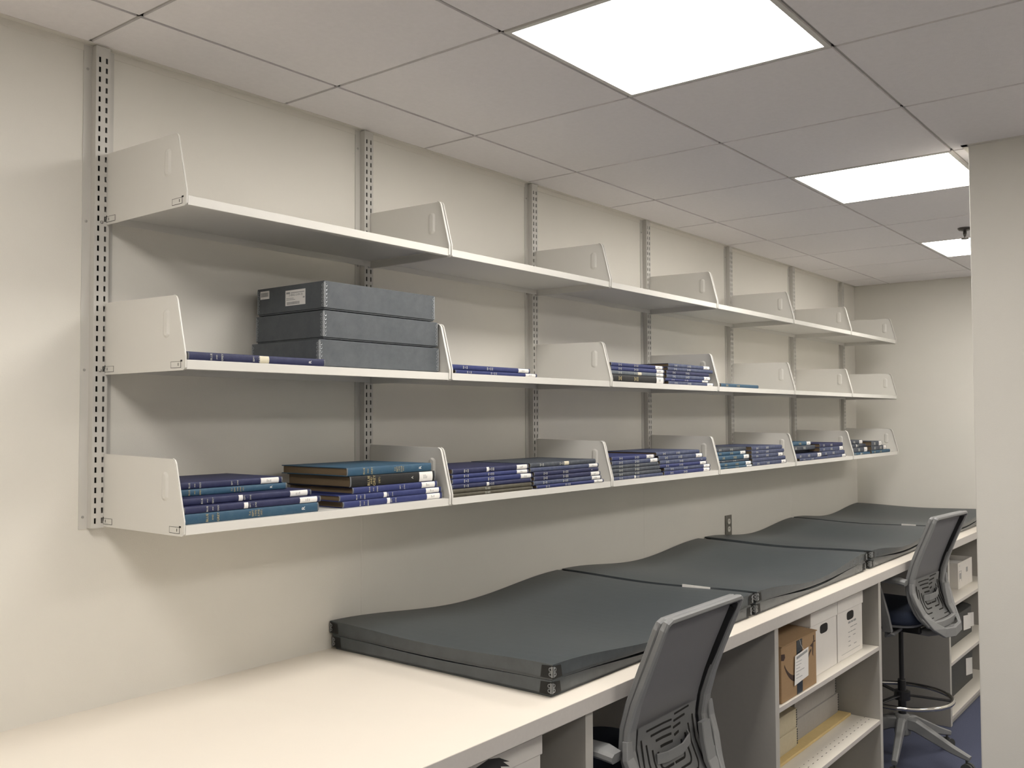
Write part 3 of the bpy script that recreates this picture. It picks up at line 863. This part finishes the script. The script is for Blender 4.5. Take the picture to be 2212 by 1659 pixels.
# middle shelf of the second cabinet
tag(MB().box(2.125, 3.272, -.782, -.30, .3605, .3725).build('manila_folder', M['folder'], off=(2.7, -.55, .3605), bevel=.002), 'long manila folder lying under the cartons on the cabinet shelf', 'folder')
def flat(x0, x1, y0, y1, z0, z1, mt, label, group):
    t = thing('flat_carton', label, 'carton', ((x0 + x1) / 2, (y0 + y1) / 2, z0), group)
    MB().box(x0 + .003, x1 - .003, y0 + .003, y1 - .003, z0, z1 - .01).build('box_base', mt, t)
    MB().box(x0, x1, y0, y1, z0 + .006, z1).build('lid', mt, t, bevel=.0015)
    ed = MB()
    for q in range(7):
        zc = z0 + .012 + (z1 - z0 - .02) * q / 6
        ed.box(x1 - .006, x1 + .0012, y0 - .0012, y0 + .0005, zc - .003, zc + .003)
    ed.build('corner_edging', M['ink'], t)
    return t
flat(2.122, 2.690, -.752, -.36, .3728, .450, M['creambox'], 'lower cream carton on the manila folder', 'cream cartons in the cabinet')
flat(2.122, 2.690, -.750, -.36, .4505, .530, M['creambox'], 'upper cream carton stacked on another cream carton', 'cream cartons in the cabinet')
flat(2.735, 3.245, -.732, -.34, .3728, .462, M['greybox'], 'lower grey carton on the manila folder', 'grey cartons in the cabinet')
flat(2.725, 3.225, -.728, -.34, .4625, .555, M['greybox'], 'upper grey carton stacked on another grey carton', 'grey cartons in the cabinet')
# farthest cabinet
t = thing('open_carton', 'white open-topped carton in the farthest cabinet, top shelf', 'carton', (5.30, -.62, .6775))
x0, x1, y0, y1, z0, z1 = 5.15, 5.52, -.825, -.42, .6775, .838
b_ = MB().box(x0, x1, y0, y0 + .004, z0, z1).box(x0, x1, y1 - .004, y1, z0, z1).box(x0, x0 + .004, y0 + .004, y1 - .004, z0, z1).box(x1 - .004, x1, y0 + .004, y1 - .004, z0, z1).box(x0 + .004, x1 - .004, y0 + .004, y1 - .004, z0, z0 + .004)
wb = b_.build('box_body', M['bank'], t)
pp = MB().box(5.185, 5.19, y0 - .0006, y0, .815, .822).box(5.172, 5.24, y0 - .0006, y0, .782, .785).box(5.172, 5.175, y0 - .0006, y0, .72, .785).box(5.237, 5.24, y0 - .0006, y0, .72, .785).box(5.19, 5.225, y0 - .0006, y0, .735, .772).box(5.36, 5.40, y0 - .0006, y0, .76, .79)
part2(pp, 'box_print', M['inkg'], t, wb)
MB().box(x0 + .02, x1 - .02, y0 + .02, y1 - .02, z0 + .005, z1 - .03).build('filler', M['white'], t)
for (z0, h, lb, tgs) in ((.3515, .17, 'upper charcoal round-ended case with paper tags, farthest cabinet', ((5.30, .032), (5.40, .016))), (.0505, .20, 'lower charcoal round-ended case with one paper tag, farthest cabinet', ((5.33, .020),))):
    t = thing('storage_case', lb, 'case', (5.05, -.60, z0), 'charcoal cases in the farthest cabinet')
    pts = [(4.60, -.42), (4.60, -.82)]
    for k in range(11):
        a = -math.pi / 2 + math.pi * k / 10
        pts.append((5.50 + .14 * math.cos(a), -.62 + .20 * math.sin(a)))
    cs = MB().prism(pts, 'z', z0, z0 + h).build('case_body', M['case'], t, bevel=.004)
    for (xx, w_) in tgs:
        a = math.asin(min(.9, max(0, (xx - 5.50) / .14)))
        yy = -.62 - .20 * math.cos(a) - .008
        MB()._add([(xx - w_, yy + .004, z0 + h * .3), (xx + w_, yy - .024, z0 + h * .35), (xx + w_, yy - .024, z0 + h * .86), (xx - w_, yy + .004, z0 + h * .84)], [(0, 1, 2, 3)]).build('tag', M['white'], t)

# ------------------------------------------------------------------ drafting chairs
def lerp(a, b, t): return a + (b - a) * t
PROF = [(1.232, -.262), (1.16, -.232), (1.08, -.198), (1.00, -.166), (.93, -.145), (.87, -.138), (.81, -.150), (.75, -.176), (.70, -.215), (.66, -.245)]
WID = [(1.232, .226), (1.16, .224), (1.08, .222), (1.00, .222), (.93, .220), (.87, .216), (.81, .210), (.75, .203), (.70, .190), (.66, .165)]
def ip(tab, z):
    for (a, b), (c, d) in zip(tab[:-1], tab[1:]):
        if z >= c: return lerp(d, b, (z - c) / (a - c))
    return tab[-1][1]
def chair(loc, rot, dz, label, baserot, adrop=0):
    t = thing('drafting_chair', label, 'chair', (0, 0, 0), 'drafting chairs at the worktop')
    D = dz
    def Y(z): return ip(PROF, z)
    def Wd(z): return ip(WID, z)
    # five-star base
    MB().lathe([(.028, .12), (.040, .13), (.042, .20), (.034, .225), (.026, .23)], 24).build('hub', M['plastic'], t, smooth=False)
    for k in range(5):
        a = math.radians(baserot + 72 * k); d = Vector((math.cos(a), math.sin(a), 0))
        path = [d * .02 + Vector((0, 0, .185)), d * .07 + Vector((0, 0, .182)), d * .16 + Vector((0, 0, .145)), d * .25 + Vector((0, 0, .108)), d * .335 + Vector((0, 0, .082))]
        lg = MB().sweep(path, [.044, .040, .034, .030, .026], [.062, .062, .052, .040, .026], ref=(0, 0, 1), ch=.2).build('leg', M['plastic'], t)
        c0 = d * .318
        s_ = Vector((-d.y, d.x, 0))
        cs = MB()
        tdir = d
        for sg in (-1, 1):
            cc = c0 + s_ * (.013 * sg) + d * .006
            ring = []
            n = 18
            vs = []
            for e in (-.008, .008):
                for q in range(n):
                    an = 2 * math.pi * q / n
                    p = cc + s_ * e + tdir * (.029 * math.cos(an)) + Vector((0, 0, .0295 + .029 * math.sin(an)))
                    vs.append(p)
            fs = [tuple(range(n)), tuple(range(n, 2 * n))] + [(q, (q + 1) % n, n + (q + 1) % n, n + q) for q in range(n)]
            cs._add(vs, fs)
        cs.sweep([c0 + Vector((0, 0, .085)), c0 + Vector((0, 0, .050)), c0 + d * .006 + Vector((0, 0, .030))], .010, .010, ref=tuple(s_))
        part2(cs, 'caster', M['case'], t, lg)
    MB().lathe([(.020, .22), (.020, .40), (.018, .405), (.012, .406), (.012, .63 + D)], 20).build('gas_column', M['black'], t)
    fr = MB().tube([(.240 * math.cos(a), .240 * math.sin(a), .320) for a in [k * math.pi / 24 for k in range(48)]], .0115, 10, closed=True)
    fo = fr.build('foot_ring', M['chrome'], t, smooth=True)
    sp = MB().lathe([(.027, .30), (.040, .302), (.040, .345), (.027, .348)], 20)
    for k in range(3):
        a = math.radians(baserot + 24 + 120 * k); d = Vector((math.cos(a), math.sin(a), 0))
        sp.sweep([d * .035 + Vector((0, 0, .325)), d * .237 + Vector((0, 0, .318))], .026, .007, ref=(0, 0, 1))
    part2(sp, 'ring_spokes', M['black'], t, fo)
    # mechanism and seat
    MB().box(-.085, .085, -.13, .10, .630 + D, .672 + D).build('tilt_mechanism', M['black'], t, bevel=.01)
    def seat_sh(u, v, top):
        an = 2 * math.pi * u
        c_, s_ = math.cos(an), math.sin(an)
        e = .45
        x = .245 * math.copysign(abs(c_) ** e, c_); y = .235 * math.copysign(abs(s_) ** e, s_)
        return x, y
    st = MB(); n = 48
    prof = [(.90, .690), (.985, .697), (1.0, .715), (.995, .738), (.96, .754), (.85, .762), (.5, .764), (0.02, .762)]
    vs = []
    for f, z in prof:
        for q in range(n):
            x, y = seat_sh(q / n, 0, 0); 
            fy = .02 if y > 0 else 0
            zz = z - (.018 * max(0, (y * f - .10) / .14) ** 2)
            vs.append((x * f, y * f + .078, zz + D))
    fs = [(i * n + q, i * n + (q + 1) % n, (i + 1) * n + (q + 1) % n, (i + 1) * n + q) for i in range(len(prof) - 1) for q in range(n)]
    fs += [tuple(range(n)), tuple((len(prof) - 1) * n + q for q in range(n))]
    st._add(vs, fs); st.build('seat', M['seat'], t, smooth=True)
    pn = MB(); vs = []
    for f, z in ((.80, .672), (.93, .680), (.95, .692)):
        for q in range(n):
            x, y = seat_sh(q / n, 0, 0); vs.append((x * f, y * f + .078, z + D))
    fs = [(i * n + q, i * n + (q + 1) % n, (i + 1) * n + (q + 1) % n, (i + 1) * n + q) for i in range(2) for q in range(n)] + [tuple(range(n)), tuple(2 * n + q for q in range(n))]
    pn._add(vs, fs); pn.build('seat_pan', M['plastic'], t)
    # back frame: closed loop following the profile
    loop = []
    ztop, zbot = 1.232, .700
    rc = .022
    def P(x, z): return (x, Y(z), z + D)
    zl = [ztop - rc, 1.16, 1.08, 1.00, .93, .87, .81, .76, .735]
    left = [P(-Wd(z), z) for z in zl]
    bot = [P(-.186, .712), P(-.155, .700), P(-.05, .694), P(.05, .694), P(.155, .700), P(.186, .712)]
    right = [P(Wd(z), z) for z in zl[::-1]]
    topc = [P(.222, ztop - .006), P(.207, ztop), P(.1, ztop), P(-.1, ztop), P(-.207, ztop), P(-.222, ztop - .006)]
    loop = left + bot + right + topc
    nL = len(left); nB = len(bot)
    wl = [.020, .022, .026, .034, .042, .046, .046, .042, .040]
    wd = wl + [.040] * nB + wl[::-1] + [.018, .016, .016, .016, .016, .018]
    MB().sweep(loop, wd, .020, ref=(0, 1, 0), closed=True, ch=.25).build('back_frame', M['plastic'], t)
    # thin outer rim in front of the frame
    gk = [((abs(x) - .012) * (1 if x > 0 else -1), y + .014, z - (.010 if z > 1.2 + D else 0)) for x, y, z in loop]
    MB().sweep(gk, .008, .026, ref=(0, 1, 0), closed=True).build('groove_shade', M['black'], t)  # black strip painting in the shade of the frame's inner groove
    rim = [(x * 1.005, y + .022, z) for x, y, z in loop]
    MB().sweep(rim, .013, .018, ref=(0, 1, 0), closed=True, ch=.3).build('front_rim', M['plastic'], t)
    # mesh panel
    def mp(u, v):
        z = lerp(ztop - .006, .705, v); w_ = Wd(z) - .006
        return ((2 * u - 1) * w_, Y(z) + .018 + .010 * math.sin(math.pi * v) * (1 - (2 * u - 1) ** 2), z + D)
    ms = MB().grid(12, 24, mp)
    ms.grid(12, 24, lambda u, v: (mp(u, v)[0], mp(u, v)[1] + .0025, mp(u, v)[2]))
    ms.build('back_mesh', M['mesh'], t, smooth=True)
    # lumbar panel with nested slots on the rear face
    zc = .812
    lp_ = MB()
    def lpf(u, v, o): z = lerp(zc + .108, zc - .100, v); return ((2 * u - 1) * .168, Y(z) + .004 + o, z + D)
    lp_.grid(8, 12, lambda u, v: lpf(u, v, 0)); lp_.grid(8, 12, lambda u, v: lpf(u, v, .004))
    lpo = lp_.build('lumbar_panel', M['mesh2'], t, smooth=True)
    sl = MB()
    def sp3(x, z, o=.0032): return (x, Y(z) + o, z + D)
    for k in range(4):
        hw = .148 - .027 * k; hh = .088 - .020 * k; r = .020 if k < 3 else .012
        wd = .0052 + .0008 * k
        # top slot in two pieces, the right one stepped up
        sl.sweep([sp3(-hw + r + .006, zc + hh), sp3(-.03, zc + hh), sp3(.018, zc + hh - .002)], wd, .002, ref=(0, 1, 0))
        sl.sweep([sp3(.034, zc + hh + .010), sp3(max(.06, hw * .8), zc + hh + .014)], wd, .002, ref=(0, 1, 0))
        # left side with the rounded bottom corner
        side = [sp3(-hw, zc + hh - r + .002), sp3(-hw, zc), sp3(-hw, zc - hh + r)]
        side += [sp3(-hw + r - r * math.cos(a_), zc - hh + r - r * math.sin(a_)) for a_ in (.4, .8, 1.2, 1.57)]
        side += [sp3(-hw + r + .05, zc - hh)]
        sl.sweep(side, wd, .002, ref=(0, 1, 0))
        side = [(-x if k_ > -1 else x, y, z) for k_, (x, y, z) in enumerate(side)]
        sl.sweep(side, wd, .002, ref=(0, 1, 0))
    part2(sl, 'slots', M['dark'], t, lpo)
    MB().sweep([sp3(-.085, zc + .004, 0), sp3(-.05, zc + .006, -.016), sp3(.02, zc + .012, -.026), sp3(.08, zc + .022, -.018), sp3(.10, zc + .024, 0)], .030, .005, ref=(0, 1, 0)).build('lumbar_grip', M['plastic'], t)
    # U-shaped support yoke behind the frame, spine to the mechanism
    yo = -.018
    yk = [(-.236, Y(.90) + yo * .2, .905 + D), (-.238, Y(.86) + yo * .5, .86 + D), (-.228, Y(.81) + yo, .81 + D), (-.205, Y(.76) + yo, .755 + D), (-.170, Y(.71) + yo, .700 + D), (-.11, Y(.67) + yo, .665 + D), (0, Y(.66) + yo, .655 + D)]
    yk = yk + [(-x, y, z) for x, y, z in yk[-2::-1]]
    # right arm ends in a flat top that stands clear of the frame
    wy = [.026, .034, .038, .040, .044, .046, .046]
    wy = wy + wy[-2::-1]
    MB().sweep(yk, wy, .018, ref=(0, 1, 0), ch=.15).build('back_yoke', M['plastic'], t)
    MB().sweep([(.152, -.172, .868 + D), (.152, -.178, .82 + D), (.155, -.190, .76 + D), (.158, -.222, .70 + D)], [.050, .052, .052, .050], .018, ref=(0, 1, 0), ch=.15).build('height_bracket', M['plastic'], t)
    MB().sweep([(.192, -.180, .785 + D), (.193, -.186, .745 + D)], .018, .012, ref=(0, 1, 0)).build('adjust_lever', M['plastic'], t)
    MB().sweep([(0, Y(.665) - .014, .668 + D), (0, -.16, .640 + D), (0, -.08, .640 + D)], [.16, .15, .12], .028, ref=(0, 0, 1), ch=.2).build('spine_bar', M['plastic'], t)
    # arms
    for sg in (-1, 1):
        pth = [(sg * .10, -.02, .648 + D), (sg * .23, -.03, .640 + D), (sg * .262, -.035, .665 + D), (sg * .268, -.025, .74 + D), (sg * .268, .0, .84 + D), (sg * .266, .02, .905 + D)]
        am = MB().sweep(pth, [.05, .05, .048, .044, .038, .034], [.016, .016, .018, .020, .020, .020], ref=(sg * .9, 0, .35), ch=.2)
        pa = am.build('arm_post', M['plastic'], t)
        pd = MB().sweep([(sg * .262, -.13, .912 + D - adrop), (sg * .262, -.09, .920 + D - adrop), (sg * .260, .06, .920 + D - adrop), (sg * .256, .13, .914 + D - adrop)], [.05, .066, .066, .05], .028, ref=(0, 0, 1), ch=.3)
        pd.build('arm_pad', M['plastic'], t)
    t.location = loc; t.rotation_euler = (0, 0, math.radians(rot))
    return t
chair((1.192, -.830, 0), 0, 0.0, 'grey mesh drafting chair nearest the camera, cropped by the frame', 0, .045)
chair((3.885, -.838, 0), -4.7, .033, 'far grey mesh drafting chair with chrome foot ring', -99 + 4.7)

for o in bpy.data.objects:
    if 'org' in o: del o['org']
